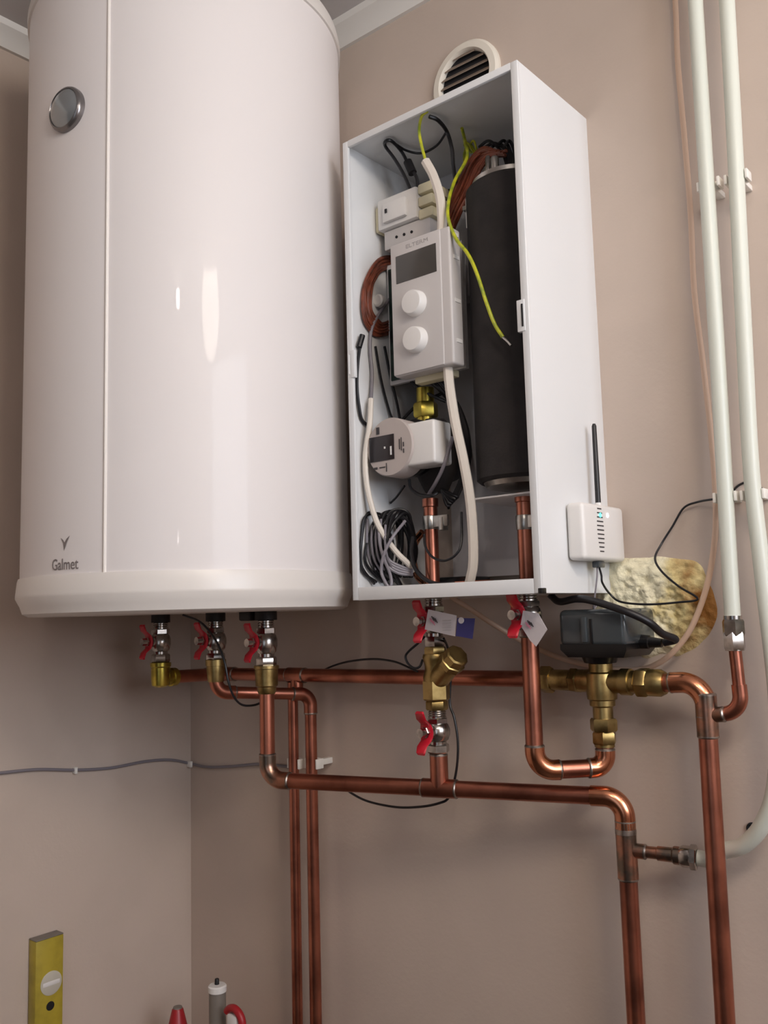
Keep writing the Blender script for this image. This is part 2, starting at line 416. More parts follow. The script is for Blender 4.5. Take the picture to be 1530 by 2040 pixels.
# lower run from the right tank valve, past the strainer tee, to the floor
pz3 = zpix(535, 1552, TY + .005)
a3 = V((p3.x, p3.y, 0)); lowT = V((xb1, BY, zpix(880, 1571, BY)))
le = at(1243, 1592, -.052); le.z = zpix(1243, 1588, -.052)
def low_run():
    P = [V((p3.x, p3.y, zpix(531, 1352, TY))), V((p3.x, p3.y, pz3)), lowT]
    t = run('copper_pipe', 'lower copper pipe from the right tank valve across the wall and down to the floor', 'pipe', P, rad=.024, em='copper_tinned')
    mb = MB().lathe((p3.x, p3.y, zpix(531, 1382, TY)), ax, [(0, .0122), (.004, .0138), (.010, .0142), (.012, .0165), (.036, .0172), (.037, .0185), (.041, .0185), (.042, .015)], 24)
    build(mb, 'threaded_adapter', 'brass', t)
    Q = [lowT, le, V((le.x, le.y, FLZ))]; r = .011
    rd = .024
    a = (lowT - le).normalized(); b = V((0, 0, -1)); th = math.acos(a.dot(b)); tr = rd / math.tan(th / 2)
    build(MB().tube([lowT, le + a * (tr - .002)], r, 24), 'pipe', 'copper', t)
    build(MB().tube([le + b * (tr - .002), Q[2]], r, 24), 'pipe', 'copper', t)
    c = le + (a + b).normalized() * (rd / math.sin(th / 2)); u = le + a * tr - c; w = le + b * tr - c; ang = u.angle(w); k = 14
    arc = [c + (u * math.sin((1 - s / k) * ang) + w * math.sin(s / k * ang)) / math.sin(ang) for s in range(k + 1)]
    e = build(MB().tube([arc[0] + a * .016] + arc + [arc[-1] + b * .014], r + .0015, 24), 'elbow', 'copper_bright', t)
    build(MB().lathe(arc[-1] + b * .013, b, [(0, r + .0018), (.006, r + .0018), (.008, r + .0003)], 24), 'solder_joint', 'tin', e)
    tee(t, lowT, le - V((p3.x, p3.y, pz3)), (0, 0, 1), Lb=zpix(878, 1500, BY) - lowT.z - .0026, L=.024, m='copper')
    tz_ = zpix(1250, 1693, le.y)
    fx = at(1388, 1693, -.036); fx.z = tz_ - .001; q = V((le.x, le.y, tz_)); rd_ = (fx - q).normalized(); Lr = (fx - q).length
    tee(t, q, (0, 0, 1), rd_, L=.034, Lb=.022, m='copper_tinned', rb=.0075)
    # stepped reducer to the plastic pipe
    mb = MB().lathe(q + rd_ * .02, rd_, [(0, .0072), (.016, .0072), (.017, .0085), (.034, .0085), (.036, .0105), (.052, .0105)], 20)
    build(mb, 'reducer', 'copper_tinned', t)
    mb = MB().lathe(q + rd_ * .062, rd_, [(0, .010), (.004, .0125), (.013, .0125), (.014, .0105)], 20); mb.hexn(q + rd_ * .074, rd_, Lr - .074, .0145, .2)
    build(mb, 'compression_nut', 'nickel', t)
    return fx, rd_
fitR, fitD = low_run()
# U shaped pipe under the boiler's right valve
zU = zpix(1078, 1537, BY); u2 = at(1206, 1527, -.05); u2.z = zU + .001
u2.x = p3w.x
run('copper_pipe', 'bright U-shaped copper pipe from under the boiler up to the brass mixing valve', 'pipe',
    [V((xb2, BY, zpix(1061, 1268, BY))), V((xb2, BY, zU)), u2, V((u2.x, u2.y, u2.z + .0245))], rad=[0, .024, .016, 0], em='copper_bright', sleeve=.006)
# right hand run
rx = at(1412, 1450, WY).x
rtop = V((rx, -.048, p3w.z + .003))
t = run('copper_pipe', 'tall copper pipe at the right, bending from the mixing valve down to the floor', 'pipe',
        [V((at(1318, 1354, -.05).x, -.05, p3w.z)), rtop, V((rx - .003, -.062, FLZ))], rad=.027, em='copper_bright')
tz1 = zpix(1418, 1425, WY)
tee(t, V((rx, -.0485, tz1)), (0, 0, 1), unit((1, .0, .12)), L=.024, Lb=.02, m='copper_tinned', rb=.0075)
# small branch going up into the first white pipe
wb = at(1462, 1262, WY)
bz = zpix(1475, 1405, WY)
run('copper_pipe', 'short hooked copper branch joining the tall pipe to the white plastic pipe', 'pipe',
    [V((rx + .012, WY, tz1 + .001)), V((wb.x + .003, WY, tz1 + .006)), V((wb.x, WY, zpix(1464, 1292, WY)))], r=.0072, rad=.021, rings=False)
# white plastic pipes
zt = CEZ
w1a = at(1385, 0, WY); w1b = at(1460, 1243, WY)
sl = (w1a - w1b); w1top = w1b + sl * ((zt - w1b.z) / sl.z)
t = thing('plastic_pipe', w1b, 'left of the two white plastic pipes, ending in a nickel fitting', 'pipe')
build(MB().tube(spline([w1top, w1a, at(1425, 640, WY), w1b], 8), .0092, 20), 'pipe', 'pex_white', t)
mb = MB().hexn((wb.x, WY, zpix(1462, 1296, WY)), ax, .022, .0125, .2); mb.hexn((wb.x, WY, zpix(1462, 1272, WY) + .003), ax, .019, .0128, .5); mb.lathe((wb.x, WY, zpix(1462, 1296, WY)), ax, [(0, .0102), (.040, .0102)], 20)
build(mb, 'compression_nut', 'nickel', t)
w2 = [at(1448, 0, WY), at(1466, 330, WY), at(1483, 680, WY), at(1497, 940, WY), at(1520, 1150, WY), at(1548, 1400, WY), at(1545, 1560, WY), at(1520, 1640, -.040), at(1482, 1683, -.032), at(1440, 1696, -.026), fitR + fitD * .016, fitR + fitD * .0005]
sl = w2[0] - w2[1]; w2.insert(0, w2[0] + sl * ((zt - w2[0].z) / sl.z))
o = build(MB().tube(spline(w2, 10), .0092, 20), 'plastic_pipe', 'pex_white'); tag(o, 'right of the two white plastic pipes, curving back in behind the tall copper pipe', 'pipe')

# ------------------------------------------------------------------ valve instances
ball_valve(pL.x, pL.y, zs, -.020, 'leftmost red butterfly ball valve under the white tank, above a yellow brass elbow', .1)
ball_valve(p2.x, p2.y, zpix(430, 1318, TY), -.020, 'middle red butterfly ball valve under the white tank, behind the thin black wire', .4)
ball_valve(p3.x, p3.y, zpix(531, 1328, TY), -.020, 'rightmost red butterfly ball valve under the white tank', .2)
v4b = zpix(868, 1288, BY); v5b = zpix(1061, 1270, BY)
ball_valve(xb1, BY, v4b, .004, 'red butterfly ball valve under the boiler carrying a white and blue tag', .3)
ball_valve(xb2, BY, v5b, .004, 'red butterfly ball valve under the right side of the boiler with a crumpled white tag', .3)
v6t = zpix(878, 1412, BY); v6b = zpix(878, 1500, BY)
ball_valve(xb1, BY, v6b, v6t, 'red butterfly ball valve below the brass strainer, lowest of all the valves', .1)
# brass strainer between the two valves
t = thing('strainer', (xb1, BY, v6t), 'brass Y-shaped strainer with angled cap between two red valves', 'filter')
H = v4b - v6t; P = V((xb1, BY, v6t))
mb = MB(); mb.hexn(P - V((0, 0, .002)), ax, .013, .0152, .2)
mb.hexn(P + V((0, 0, .011)), ax, .028, .0188, .35, .08)
mb.lathe(P + V((0, 0, .036)), ax, [(0, .0165), (.006, .0178), (.016, .0150), (.022, .0150), (.030, .0170), (H - .050, .0178), (H - .046, .0165), (H - .046, .0155)], 28)
mb.hexn(P + V((0, 0, H - .014)), ax, .014, .0158, .5)
build(mb, 'body', 'brass', t)
yd = unit((.80, -.25, .62)); y0 = P + V((0, 0, .036))
build(MB().lathe(y0, yd, [(0, .012), (.004, .0150), (.040, .0150), (.041, .0135)], 28), 'branch', 'brass', t)
mb = MB().lathe(y0 + yd * .040, yd, [(0, .0165), (.002, .0182), (.010, .0182), (.011, .0165), (.022, .0160), (.024, .014)], 8)
build(mb, 'cap', 'brass', t)

# three-way mixing valve with its motor
t = thing('mixing_valve', (p3w.x, p3w.y, p3w.z - .07), 'brass three-way mixing valve below the dark motor box', 'valve')
P = V(p3w)
mb = MB().lathe(P - V((0, 0, .024)), ax, [(0, .015), (.002, .0185), (.012, .0195), (.030, .0195), (.034, .0185), (.036, .015), (.046, .015)], 32)
mb.lathe(P, (-1, 0, 0), [(0, .0145), (.030, .0145), (.031, .013)], 24); mb.lathe(P, (1, 0, 0), [(0, .0145), (.030, .0145), (.031, .013)], 24)
mb.lathe(P, (0, 0, -1), [(0, .016), (.030, .016), (.032, .0125), (.048, .0125)], 24)
build(mb, 'body', 'brass', t)
xe = at(1082, 1354, -.048).x; xe2 = at(1322, 1354, -.05).x
mb = MB().hexn(P - V((.030, 0, 0)), (-1, 0, 0), .012, .0165, .2); mb.lathe(P - V((.042, 0, 0)), (-1, 0, 0), [(0, .0135), (P.x - .042 - xe - .014, .0135)], 24)
mb.hexn(V((xe + .016, P.y, P.z)), (-1, 0, 0), .018, .0178, .4); build(mb, 'union', 'brass', t)
mb = MB().lathe(P + V((.028, 0, 0)), (1, 0, 0), [(0, .0165), (.012, .0165), (.013, .014), (.02, .014)], 24); mb.hexn(P + V((.048, 0, 0)), (1, 0, 0), .016, .0185, .1)
mb.lathe(P + V((.064, 0, 0)), (1, 0, 0), [(0, .0165), (xe2 - P.x - .068, .0165), (xe2 - P.x - .062, .0135)], 24); build(mb, 'union', 'brass', t)
zb = u2.z + .027
mb = MB().hexn(P - V((0, 0, .046)), (0, 0, -1), .016, .0172, .3); mb.hexn(P - V((0, 0, .062)), (0, 0, -1), .016, .0155, .7); mb.lathe(P - V((0, 0, .076)), (0, 0, -1), [(0, .0125), (P.z - .076 - zb + .002, .0125)], 24); build(mb, 'union', 'brass', t)
# motor
mx0, mx1 = at(1112, 1250, -.095).x, at(1240, 1250, -.095).x
t = thing('valve_motor', (P.x, P.y, P.z + .024), 'dark grey valve motor box with black base, above the brass mixing valve', 'motor')
build(MB().box((mx0, -.095, -.0655), (mx1 + .004, -.008, -.0205), .007, seg=3), 'housing', 'actuator_grey', t)
mb = MB().strip([[(mx0 + .001, -.094, -.063), (mx1 + .003, -.094, -.063), (mx1 + .003, -.009, -.063), (mx0 + .001, -.009, -.063)],
                 [(mx0 + .001, -.094, -.070), (mx1 + .003, -.094, -.070), (mx1 + .003, -.009, -.070), (mx0 + .001, -.009, -.070)],
                 [(mx0 + .008, -.088, -.0795), (mx1 - .004, -.088, -.0795), (mx1 - .004, -.014, -.0795), (mx0 + .008, -.014, -.0795)]], True)
mb.lathe((P.x, P.y, -.088), ax, [(0, .02), (.01, .024)], 24)
build(mb, 'base_plate', 'actuator_black', t)
lx = at(1172, 1262, -.095).x
build(MB().box((lx - .009, -.0985, -.061), (lx - .001, -.093, -.029), .002), 'lever', 'actuator_grey', t)
build(MB().box((lx + .002, -.0962, -.063), (lx + .006, -.0935, -.032), .001), 'slot', 'actuator_black', t)
gz = -.062
build(MB().lathe((mx1 + .003, -.05, gz), (1, 0, -.05), [(0, .009), (.010, .0085), (.011, .007), (.026, .0052)], 16), 'cable_gland', 'actuator_black', t)
gl = V((mx1 + .028, -.05, gz - .001))
o = build(wire([(xb2 + .012, -.075, -.002), (xb2 + .030, -.085, -.010), at(1160, 1193, -.100), at(1235, 1214, -.106), at(1290, 1238, -.095), at(1319, 1262, -.072), gl + V((.018, 0, .004)), gl + V((.0030, 0, 0))], .0046, 12), 'motor_cable', 'wire_black')
tag(o, 'thick black cable looping from under the boiler to the motor box', 'cable')

# ------------------------------------------------------------------ electric boiler
BW, BD, BH = .2952, .1836, .664
boiler = thing('electric_boiler', (BW / 2, -BD / 2, 0), 'white electric boiler cabinet on the wall with its front cover removed', 'boiler')
s_ = .0016
mb = MB()
mb.box((0, -BD, 0), (s_, 0, BH)); mb.box((BW - s_, -BD, 0), (BW, 0, BH)); mb.box((s_, -BD, BH - s_), (BW - s_, 0, BH)); mb.box((s_, -BD, 0), (BW - s_, 0, s_))
build(mb, 'casing', 'powder_white', boiler, smooth=0)
mb = MB()
f0 = -BD - .001; f1 = -BD + .004
mb.box((-.0005, f0, 0), (.0095, f1, BH), .0009); mb.box((BW - .0095, f0, 0), (BW + .0005, f1, BH), .0009)
mb.box((.0095, f0, BH - .0095), (BW - .0095, f1, BH + .0004), .0009); mb.box((.0095, f0, -.0004), (BW - .0095, f1, .0175), .0009)
build(mb, 'front_flange', 'powder_white', boiler)
build(MB().box((s_, -.004, .17), (BW - s_, 0, BH - s_)), 'back_panel', 'inner_white', boiler, smooth=0)
mb = MB(); mb.box((.0065, f0 - .0012, .312), (.0135, f1, .352), .001); mb.box((.0035, f0 - .0022, .318), (.0045, f0, .346)); build(mb, 'latch', 'powder_white', boiler)
mb = MB(); mb.box((BW - .0155, f0 - .0012, .316), (BW - .0045, f1, .356), .001); build(mb, 'latch', 'powder_white', boiler)
build(MB().box((BW - .0085, f0 - .0022, .322), (BW - .0065, f0 - .0008, .350)), 'latch_slot', 'dark_hole', boiler, smooth=0)
build(MB().box((BW - .004, f0 - .0006, -.0006), (BW + .001, f1 + .006, .006), .0008), 'corner_clip', 'actuator_black', boiler)
# mounting plate with holes
zq = lambda x, y, Y: at(x, y, Y)
out = [(.02, .60), (.03, .612), (.09, .618), (.14, .632), (.22, .636), (.29, .62), (.29, .165), (.222, .165), (.222, .068), (.175, .03), (.05, .03), (.05, .25), (.02, .28)]
build(MB().prism([(x, -.016, z) for x, z in out], (0, .003, 0)), 'mounting_plate', 'plate_white', boiler, smooth=0)
for (x, y, rr) in ((889, 345, .018), (905, 812, .002), (893, 1012, .002)):
    p = at(x, y, -.017); p.z = min(p.z, .632 - rr); build(MB().lathe((p.x, -.0155, p.z), (0, -1, 0), [(0, rr), (.0015, rr)], 28), 'plate_hole', 'dark_hole', boiler)
# heating tank
hc = V((.2225, -.0885, 0)); hz0, hz1 = .148, .552
ht = build(MB().lathe(hc, ax, [(hz0, .058), (hz0 + .004, .0628), (hz1 - .003, .0628), (hz1, .060)], 64), 'heating_tank', 'insulation_black', boiler)
build(MB().lathe(hc, ax, [(hz1 - .001, .050), (hz1 + .004, .054), (hz1 + .010, .054), (hz1 + .012, .050)], 48), 'top_flange', 'steel', ht)
build(MB().lathe(hc, ax, [(hz0 - .010, .030), (hz0 - .006, .050), (hz0 + .002, .055)], 48), 'bottom_dome', 'steel', ht)
build(MB().box((.165, -.14, .125), (.284, -.03, .1275), .0006), 'support_plate', 'plate_white', ht)
for k in range(6):
    a = k * PI / 3 + .4; c = hc + V((.034 * math.cos(a), .034 * math.sin(a), hz1 + .012))
    mb = MB().lathe(c, ax, [(0, .0055), (.022, .0055), (.024, .0045)], 12); mb.hexn(c + V((0, 0, .0)), ax, .006, .0085); build(mb, 'heater_terminal', 'steel', ht)
c = at(973, 335, -.115); build(MB().lathe((c.x, -.115, c.z - .012), ax, [(0, .0042), (.026, .0042), (.029, .0028)], 14), 'bleed_screw', 'nickel', ht)
mb = MB().box((.165, -.118, .505), (.171, -.112, .548), .001); mb.box((.163, -.122, .53), (.173, -.112, .536)); build(mb, 'tank_clamp', 'steel', ht)
# contactor and terminal blocks
def ppx(x, y, Y): return at(x, y, Y)
cT = boiler
mb = MB()
a = at(762, 430, -.125); b = at(836, 402, -.125)
mb.box((a.x - .010, -.125, .545), (b.x - .006, -.062, .592), .003)
k = build(mb, 'contactor', 'plastic_white', boiler)
build(MB().box((a.x + .004, -.132, .551), (b.x - .022, -.124, .580), .003), 'contactor_cover', 'plastic_white', k)
build(MB().box((a.x + .011, -.1335, .564), (a.x + .0145, -.1315, .570)), 'button', 'wire_black', k, smooth=0)
build(MB().box((max(s_ + .002, a.x - .026), -.120, .546), (a.x - .010, -.066, .586), .003), 'contactor_side', 'plastic_cream', k)
for i in range(3):
    build(MB().box((b.x - .006, -.122, .541 + .019 * i), (b.x + .020, -.078, .556 + .019 * i), .003), 'terminal', 'plastic_cream', k)
mb = MB().box((a.x - .004, -.118, .515), (b.x + .012, -.060, .544), .002)
k2 = build(mb, 'terminal_block', 'plastic_panel', boiler)
for i in range(3):
    q = at(790 + 15 * i, 472 - 5 * i, -.1185); build(MB().lathe((q.x, -.1185, q.z), (0, -1, 0), [(-.002, .0022), (.0006, .0022)], 10), 'screw_hole', 'dark_hole', k2)
build(MB().box((a.x - .004, -.05, .44), (b.x + .025, -.018, .51), .002), 'din_bracket', 'plate_white', boiler)
# circuit board behind the control panel
tX = at(930, 640, -.095).x
pcb = build(MB().box((.012, -.103, .322), (tX - .006, -.1005, .492)), 'circuit_board', 'pcb_green', boiler, smooth=0)
mb = MB(); mb.box((.008, -.1005, .316), (tX, -.094, .50)); build(mb, 'board_tray', 'plate_white', pcb, smooth=0)
random.seed(8)
for i in range(14):
    x = .018 + random.random() * (tX - .042); z = .326 + random.random() * .15; w = .006 + random.random() * .01
    build(MB().box((x, -.103 - .004 - random.random() * .012, z), (x + w, -.1025, z + w * 1.2), .0008), 'component', random.choice(['wire_black', 'plastic_cream', 'screen_dark', 'steel']), pcb, smooth=0)
for z in (.328, .365, .402, .44): build(MB().box((tX - .016, -.120, z), (tX - .007, -.103, z + .034), .001), 'connector', 'wire_black', pcb)
q = at(752, 598, -.125); build(MB().lathe((q.x, -.118, q.z), (0, -1, 0), [(0, .0095), (.006, .0095), (.008, .007)], 24), 'tie_mount', 'plastic_white', boiler)
# control panel hanging on its cables
PY = -.165
pa, pbR = .068, .154; pz0, pz1 = .3045, .4935
cp = build(MB().box((pa, PY, pz0), (pbR + .0155, PY + .026, pz1), .0035, seg=3), 'control_panel', 'plastic_panel', boiler)
build(MB().box((pa + .001, PY - .0022, pz0 + .001), (pbR + .001, PY + .002, pz1 - .001), .002), 'front_plate', 'plastic_panel', cp)
build(MB().box((.0790, PY - .0030, .4345), (.1485, PY - .0008, .4740), .0004), 'display', 'screen_grey', cp)
for z in (.3985, .3475):
    kx = .112
    kb = build(MB().lathe((kx, PY - .002, z), (0, -1, 0), [(0, .0182), (.002, .0182), (.011, .0168), (.0125, .0155), (.013, .013), (.013, 0)], 40), 'knob', 'plastic_white', cp)
text('ELTERM', .038, 'lettering', 'lettering_grey', cp, lambda x, y, o: V((.1165 + x, PY - .0022 - o, .4835 + y)), h=.0052)
for z in (.482, .45, .39, .335): build(MB().box((pbR + .0150, PY + .008, z), (pbR + .0165, PY + .020, z + .005)), 'case_clip', 'plastic_white', cp, smooth=0)
build(MB().box((.085, PY + .024, .296), (.150, PY + .040, .306), .002), 'cable_bracket', 'plastic_cream', cp)
# circulation pump
pY = -.165
pc = at(775, 890, pY)
pump = build(MB().lathe((.066, -.03, .212), (0, -1, 0), [(0, .034), (.01, .042), (.05, .042), (.095, .040), (.099, .036)], 40), 'pump', 'actuator_black', boiler)
build(MB().lathe((.079, -.090, .150), ax, [(0, .016), (.012, .022), (.03, .030), (.08, .030), (.098, .020), (.104, .016)], 32), 'volute', 'insulation_black', pump)
mb = MB().lathe((pc.x, pY + .034, pc.z), (0, -1, 0), [(0, .041), (.031, .041), (.0335, .0395), (.034, 0)], 64)
pf = build(mb, 'pump_face', 'label_grey', pump)
b0, b1 = at(806, 880, pY + .006), at(868, 880, pY + .006)
build(MB().box((b0.x - .01, pY + .004, at(830, 925, pY).z), (b1.x - .001, -.12, at(830, 838, pY).z), .004, seg=3), 'electronics_box', 'plastic_white', pump)
d0_, d1_ = at(736, 905, pY), at(785, 885, pY)
ps = build(MB().box((d0_.x + .001, pY - .0012, pc.z - .018), (d1_.x, pY + .002, pc.z + .017), .0004), 'pump_display', 'screen_dark', pump)
build(MB().box((d1_.x - .006, pY - .0018, pc.z - .012), (d1_.x - .0035, pY - .0010, pc.z)), 'display_mark', 'plastic_white', pump, smooth=0)
build(MB().box((d1_.x - .017, pY - .0018, pc.z - .002), (d1_.x - .0145, pY - .0010, pc.z + .001)), 'display_mark', 'plastic_white', pump, smooth=0)
mb = MB()
for (u, w, l, h_) in ((.018, .206, .0012, .014), (.0215, .204, .0008, .018), (.025, .209, .0012, .006), (.025, .200, .0012, .006), (-.028, .183, .006, .003), (-.018, .184, .010, .0015), (-.006, .178, .001, .012), (-.022, .232, .005, .010)):
    mb.box((pc.x + u, pY - .0006, w - .212 + pc.z), (pc.x + u + l, pY + .0005, w + h_ - .212 + pc.z))
build(mb, 'label_print', 'lettering_dark', pump, smooth=0)
nx = at(848, 815, -.095)
mb = MB().hexn((nx.x, -.095, nx.z - .013), ax, .022, .0178, .3); mb.lathe((nx.x, -.095, nx.z - .03), ax, [(0, .013), (.06, .013)], 20); build(mb, 'union_nut', 'brass_new', pump)
# copper tails with their clamps
for x, zt_, w in ((xb1, .136, 860), (xb2, .128, 1043)):
    cpz = build(MB().lathe((x, BY, .002), ax, [(0, .0098), (zt_ - .012, .0098), (zt_ - .011, .0115), (zt_, .0115)], 24), 'copper_tail', 'copper', boiler)
    cz = zpix(w, 1042, BY)
    mb = MB().lathe((x, BY, cz - .009), ax, [(0, .0106), (0.001, .0112), (.018, .0112), (.019, .0106)], 24)
    mb.box((x + .009, BY - .008, cz - .007), (x + .034, BY - .004, cz + .009), .001); mb.box((x + .02, BY - .010, cz - .012), (x + .028, BY + .002, cz + .006), .001)
    build(mb, 'hose_clamp', 'steel', cpz)
build(MB().box((xb1 - .014, BY + .006, .010), (xb1 + .09, BY + .016, .022), .001), 'cross_pipe_bracket', 'copper', boiler)
build(wire([at(848, 1165, -.085), at(828, 1140, -.08), at(822, 1100, -.075), at(830, 1075, -.07), at(842, 1060, -.07)], .0055, 14), 'safety_pipe', 'copper_bright', boiler)
# inside wiring
def inside(x, y, Y, r):            # slide the point forward along its line until it clears the casing's left side
    p = at(x, y, Y)
    while (p.x < s_ + r + .001 or p.z > BH - s_ - r - .001) and Y > -.176: Y -= .004; p = at(x, y, Y)
    return p
def iw(name, m, r, *pts): return build(wire([inside(*p, r) for p in pts], r), name, m, boiler)
iw('white_cable', 'cable_white', .0068, (848, 322, -.15), (864, 352, -.15), (877, 395, -.15), (881, 440, -.150), (880, 468, -.150))
iw('white_cable', 'cable_white', .0068, (892, 720, -.150), (896, 770, -.152), (907, 840, -.152), (923, 915, -.15), (936, 990, -.145), (942, 1060, -.14), (943, 1120, -.135), (938, 1150, -.13), (932, 1172, -.12))
iw('earth_wire', 'wire_yellow', .0022, (851, 222, -.168), (840, 232, -.165), (835, 260, -.16), (841, 295, -.155), (850, 326, -.152))
iw('earth_wire', 'wire_yellow', .0024, (920, 255, -.08), (927, 285, -.09), (930, 315, -.11), (906, 360, -.13), (894, 400, -.15), (893, 435, -.158), (908, 475, -.163), (932, 506, -.166), (950, 545, -.168), (968, 600, -.168), (985, 645, -.166), (1002, 672, -.164))
iw('wire_ferrule', 'steel', .0016, (1001, 671, -.1642), (1010, 679, -.164), (1018, 688, -.163))
iw('black_wire', 'wire_black', .0025, (818, 378, -.11), (803, 345, -.12), (785, 315, -.13), (768, 292, -.135), (768, 282, -.135), (780, 281, -.13), (800, 302, -.12), (815, 330, -.115), (829, 352, -.11), (833, 378, -.105))
mb = MB().tube([at(812, 322, -.113), at(822, 345, -.112)], .0065, 12); build(mb, 'cable_joint', 'wire_black', boiler)
iw('black_wire', 'wire_black', .0028, (855, 232, -.14), (873, 240, -.13), (890, 262, -.12), (900, 295, -.115), (903, 330, -.11), (908, 365, -.1))
iw('black_wire', 'wire_black', .0018, (785, 285, -.05), (810, 300, -.05), (840, 305, -.05), (870, 290, -.06), (890, 262, -.09))
for i in range(18):
    o = random.uniform; k = i / 17
    P_ = [(990 + 20 * k, 305 + o(-6, 6), -.10), (962 + 12 * k, 296 + 22 * k + o(-4, 4), -.098), (935 + 20 * k, 318 + 28 * k + o(-5, 5), -.095), (912 + 24 * k, 362 + 26 * k + o(-5, 5), -.09), (893 + 22 * k, 408 + 20 * k + o(-5, 5), -.085), (876 + 26 * k, 452 + 16 * k, -.08), (884 + 24 * k, 500 + 10 * k, -.075)]
    iw('brown_wire', 'wire_brown', .0021, *[(x, y, z + o(-.006, .006)) for x, y, z in P_])
for i in range(5):
    o = random.uniform
    iw('black_wire', 'wire_black', .0022, (955 + 12 * i, 290 + o(-4, 6), -.06 - .01 * i), (975 + 10 * i, 282 + o(-4, 6), -.07), (1000 + 6 * i, 300 + o(-6, 6), -.085), (1010 + 3 * i, 330 + o(-6, 6), -.095))
for i in range(4):
    o = random.uniform
    iw('earth_wire', 'wire_yellow', .0015, (928 + o(-5, 5), 335, -.04), (932 + o(-8, 8), 305, -.05), (925 + 6 * i, 285 + o(-5, 5), -.05), (940 + 4 * i, 305 + o(-4, 4), -.06))
# brown coil beside the control panel
for i in range(12):
    o = random.uniform; k = i * 2.6
    P_ = [(792, 512 + k * .5, -.075), (760, 512 + k, -.08), (738 + k * .4, 535 + k * .6, -.085), (722 + k * .6, 575, -.09), (720 + k * .7, 615, -.092), (728 + k * .9, 650 - k * .4, -.09), (752 + k * .5, 668 - k * .8, -.082), (788, 660 - k, -.072)]
    iw('brown_wire', 'wire_brown', .0020, *[(x + o(-2, 2), y + o(-2, 2), z + o(-.004, .004)) for x, y, z in P_])
iw('grey_wire', 'wire_grey', .0026, (776, 596, -.10), (760, 618, -.115), (742, 650, -.125), (737, 690, -.13), (741, 740, -.132), (740, 780, -.14), (739, 800, -.15))
iw('white_cable', 'cable_white', .0042, (739, 795, -.150), (736, 850, -.160), (728, 905, -.164), (730, 960, -.164), (742, 1015, -.16), (758, 1055, -.156), (788, 1098, -.145), (812, 1122, -.13), (822, 1136, -.11))
iw('black_wire', 'wire_black', .0024, (720, 672, -.13), (713, 720, -.15), (711, 770, -.165), (716, 815, -.165), (722, 838, -.15), (738, 850, -.13))
build(MB().tube([inside(722, 668, -.13, .0045), inside(715, 692, -.14, .0045)], .0042, 10), 'cable_sleeve', 'wire_black', boiler)
iw('black_wire', 'wire_black', .0018, (748, 690, -.06), (760, 760, -.07), (776, 820, -.09), (782, 834, -.10))
iw('black_wire', 'wire_black', .0020, (766, 690, -.06), (778, 750, -.07), (790, 800, -.09), (797, 836, -.10))
iw('black_wire', 'wire_black', .0024, (800, 838, -.09), (830, 808, -.08), (862, 792, -.07), (890, 780, -.06))
iw('black_wire', 'wire_black', .0024, (808, 748, -.09), (835, 775, -.10), (865, 790, -.10), (888, 800, -.09))
for i in range(5):
    o = random.uniform
    iw('black_wire', 'wire_black', .0024, (840 + 9 * i, 752, -.08), (870 + 6 * i, 775 + o(-6, 6), -.09), (905 + 3 * i, 815, -.08), (922 + 3 * i, 870, -.08), (925 + 2 * i, 930, -.08), (905 + 2 * i, 985, -.09), (892 + 4 * i, 1008 - 5 * i, -.1), (880, 975, -.1))
iw('grey_wire', 'wire_grey', .0026, (902, 870, -.135), (885, 925, -.14), (870, 958, -.135), (854, 985, -.12))
iw('black_wire', 'wire_black', .0022, (815, 955, -.13), (818, 972, -.13), (835, 985, -.13), (858, 988, -.135), (872, 982, -.13))
iw('black_wire', 'wire_black', .0018, (845, 1065, -.13), (848, 1090, -.138), (862, 1110, -.138), (885, 1117, -.138), (908, 1105, -.135), (919, 1080, -.13), (919, 1020, -.12))
iw('black_wire', 'wire_black', .0030, (822, 1070, -.118), (819, 1100, -.125), (826, 1130, -.13), (845, 1152, -.135), (870, 1163, -.135), (905, 1163, -.13))
iw('black_wire', 'wire_black', .0016, (806, 968, -.12), (790, 990, -.11), (778, 1002, -.1))
# tangle of black and grey wires in the bottom corner
for i in range(16):
    o = random.uniform; k = o(0, 1)
    xa = 715 + 55 * k
    iw('black_wire', 'wire_black', o(.0018, .0028), (xa + 30, 1165 + o(-10, 4), -.10 + o(-.03, .03)), (xa + o(-4, 10), 1130 + o(-12, 10), -.14), (xa + 4 + o(-4, 4), 1075 + o(-15, 15), -.145 + o(-.012, .012)), (xa + 20 + o(-8, 8), 1025 + o(-6, 12), -.13), (xa + 45 + o(-6, 10), 1030 + o(-6, 10), -.11), (xa + 62 + o(-6, 6), 1085 + o(-15, 15), -.09), (xa + 50 + o(-10, 6), 1150, -.08))
for i in range(5):
    o = random.uniform; xa = 728 + 9 * i
    iw('grey_wire', 'wire_grey', .0018, (xa + 4, 1040 + o(-8, 8), -.152), (xa + 3, 1080, -.156), (xa + 8, 1110 + o(-4, 4), -.154), (xa + 20, 1135, -.14))
iw('grey_wire', 'wire_grey', .0022, (807, 1038, -.14), (785, 1066, -.16), (770, 1092, -.168), (762, 1115, -.17), (760, 1140, -.17), (768, 1160, -.17), (776, 1170, -.168), (780, 1160, -.166), (776, 1140, -.164), (766, 1115, -.162), (757, 1085, -.16), (754, 1045, -.155))
for i in range(4):
    iw('grey_wire', 'wire_grey', .0022, (764, 1100 + 5 * i, -.15), (778, 1118 + 5 * i, -.145), (798, 1128 + 5 * i, -.135), (822, 1136 + 3 * i, -.12))
build(MB().box((.052, -.075, .008), (.118, -.02, .03), .003), 'cable_duct', 'actuator_black', boiler)

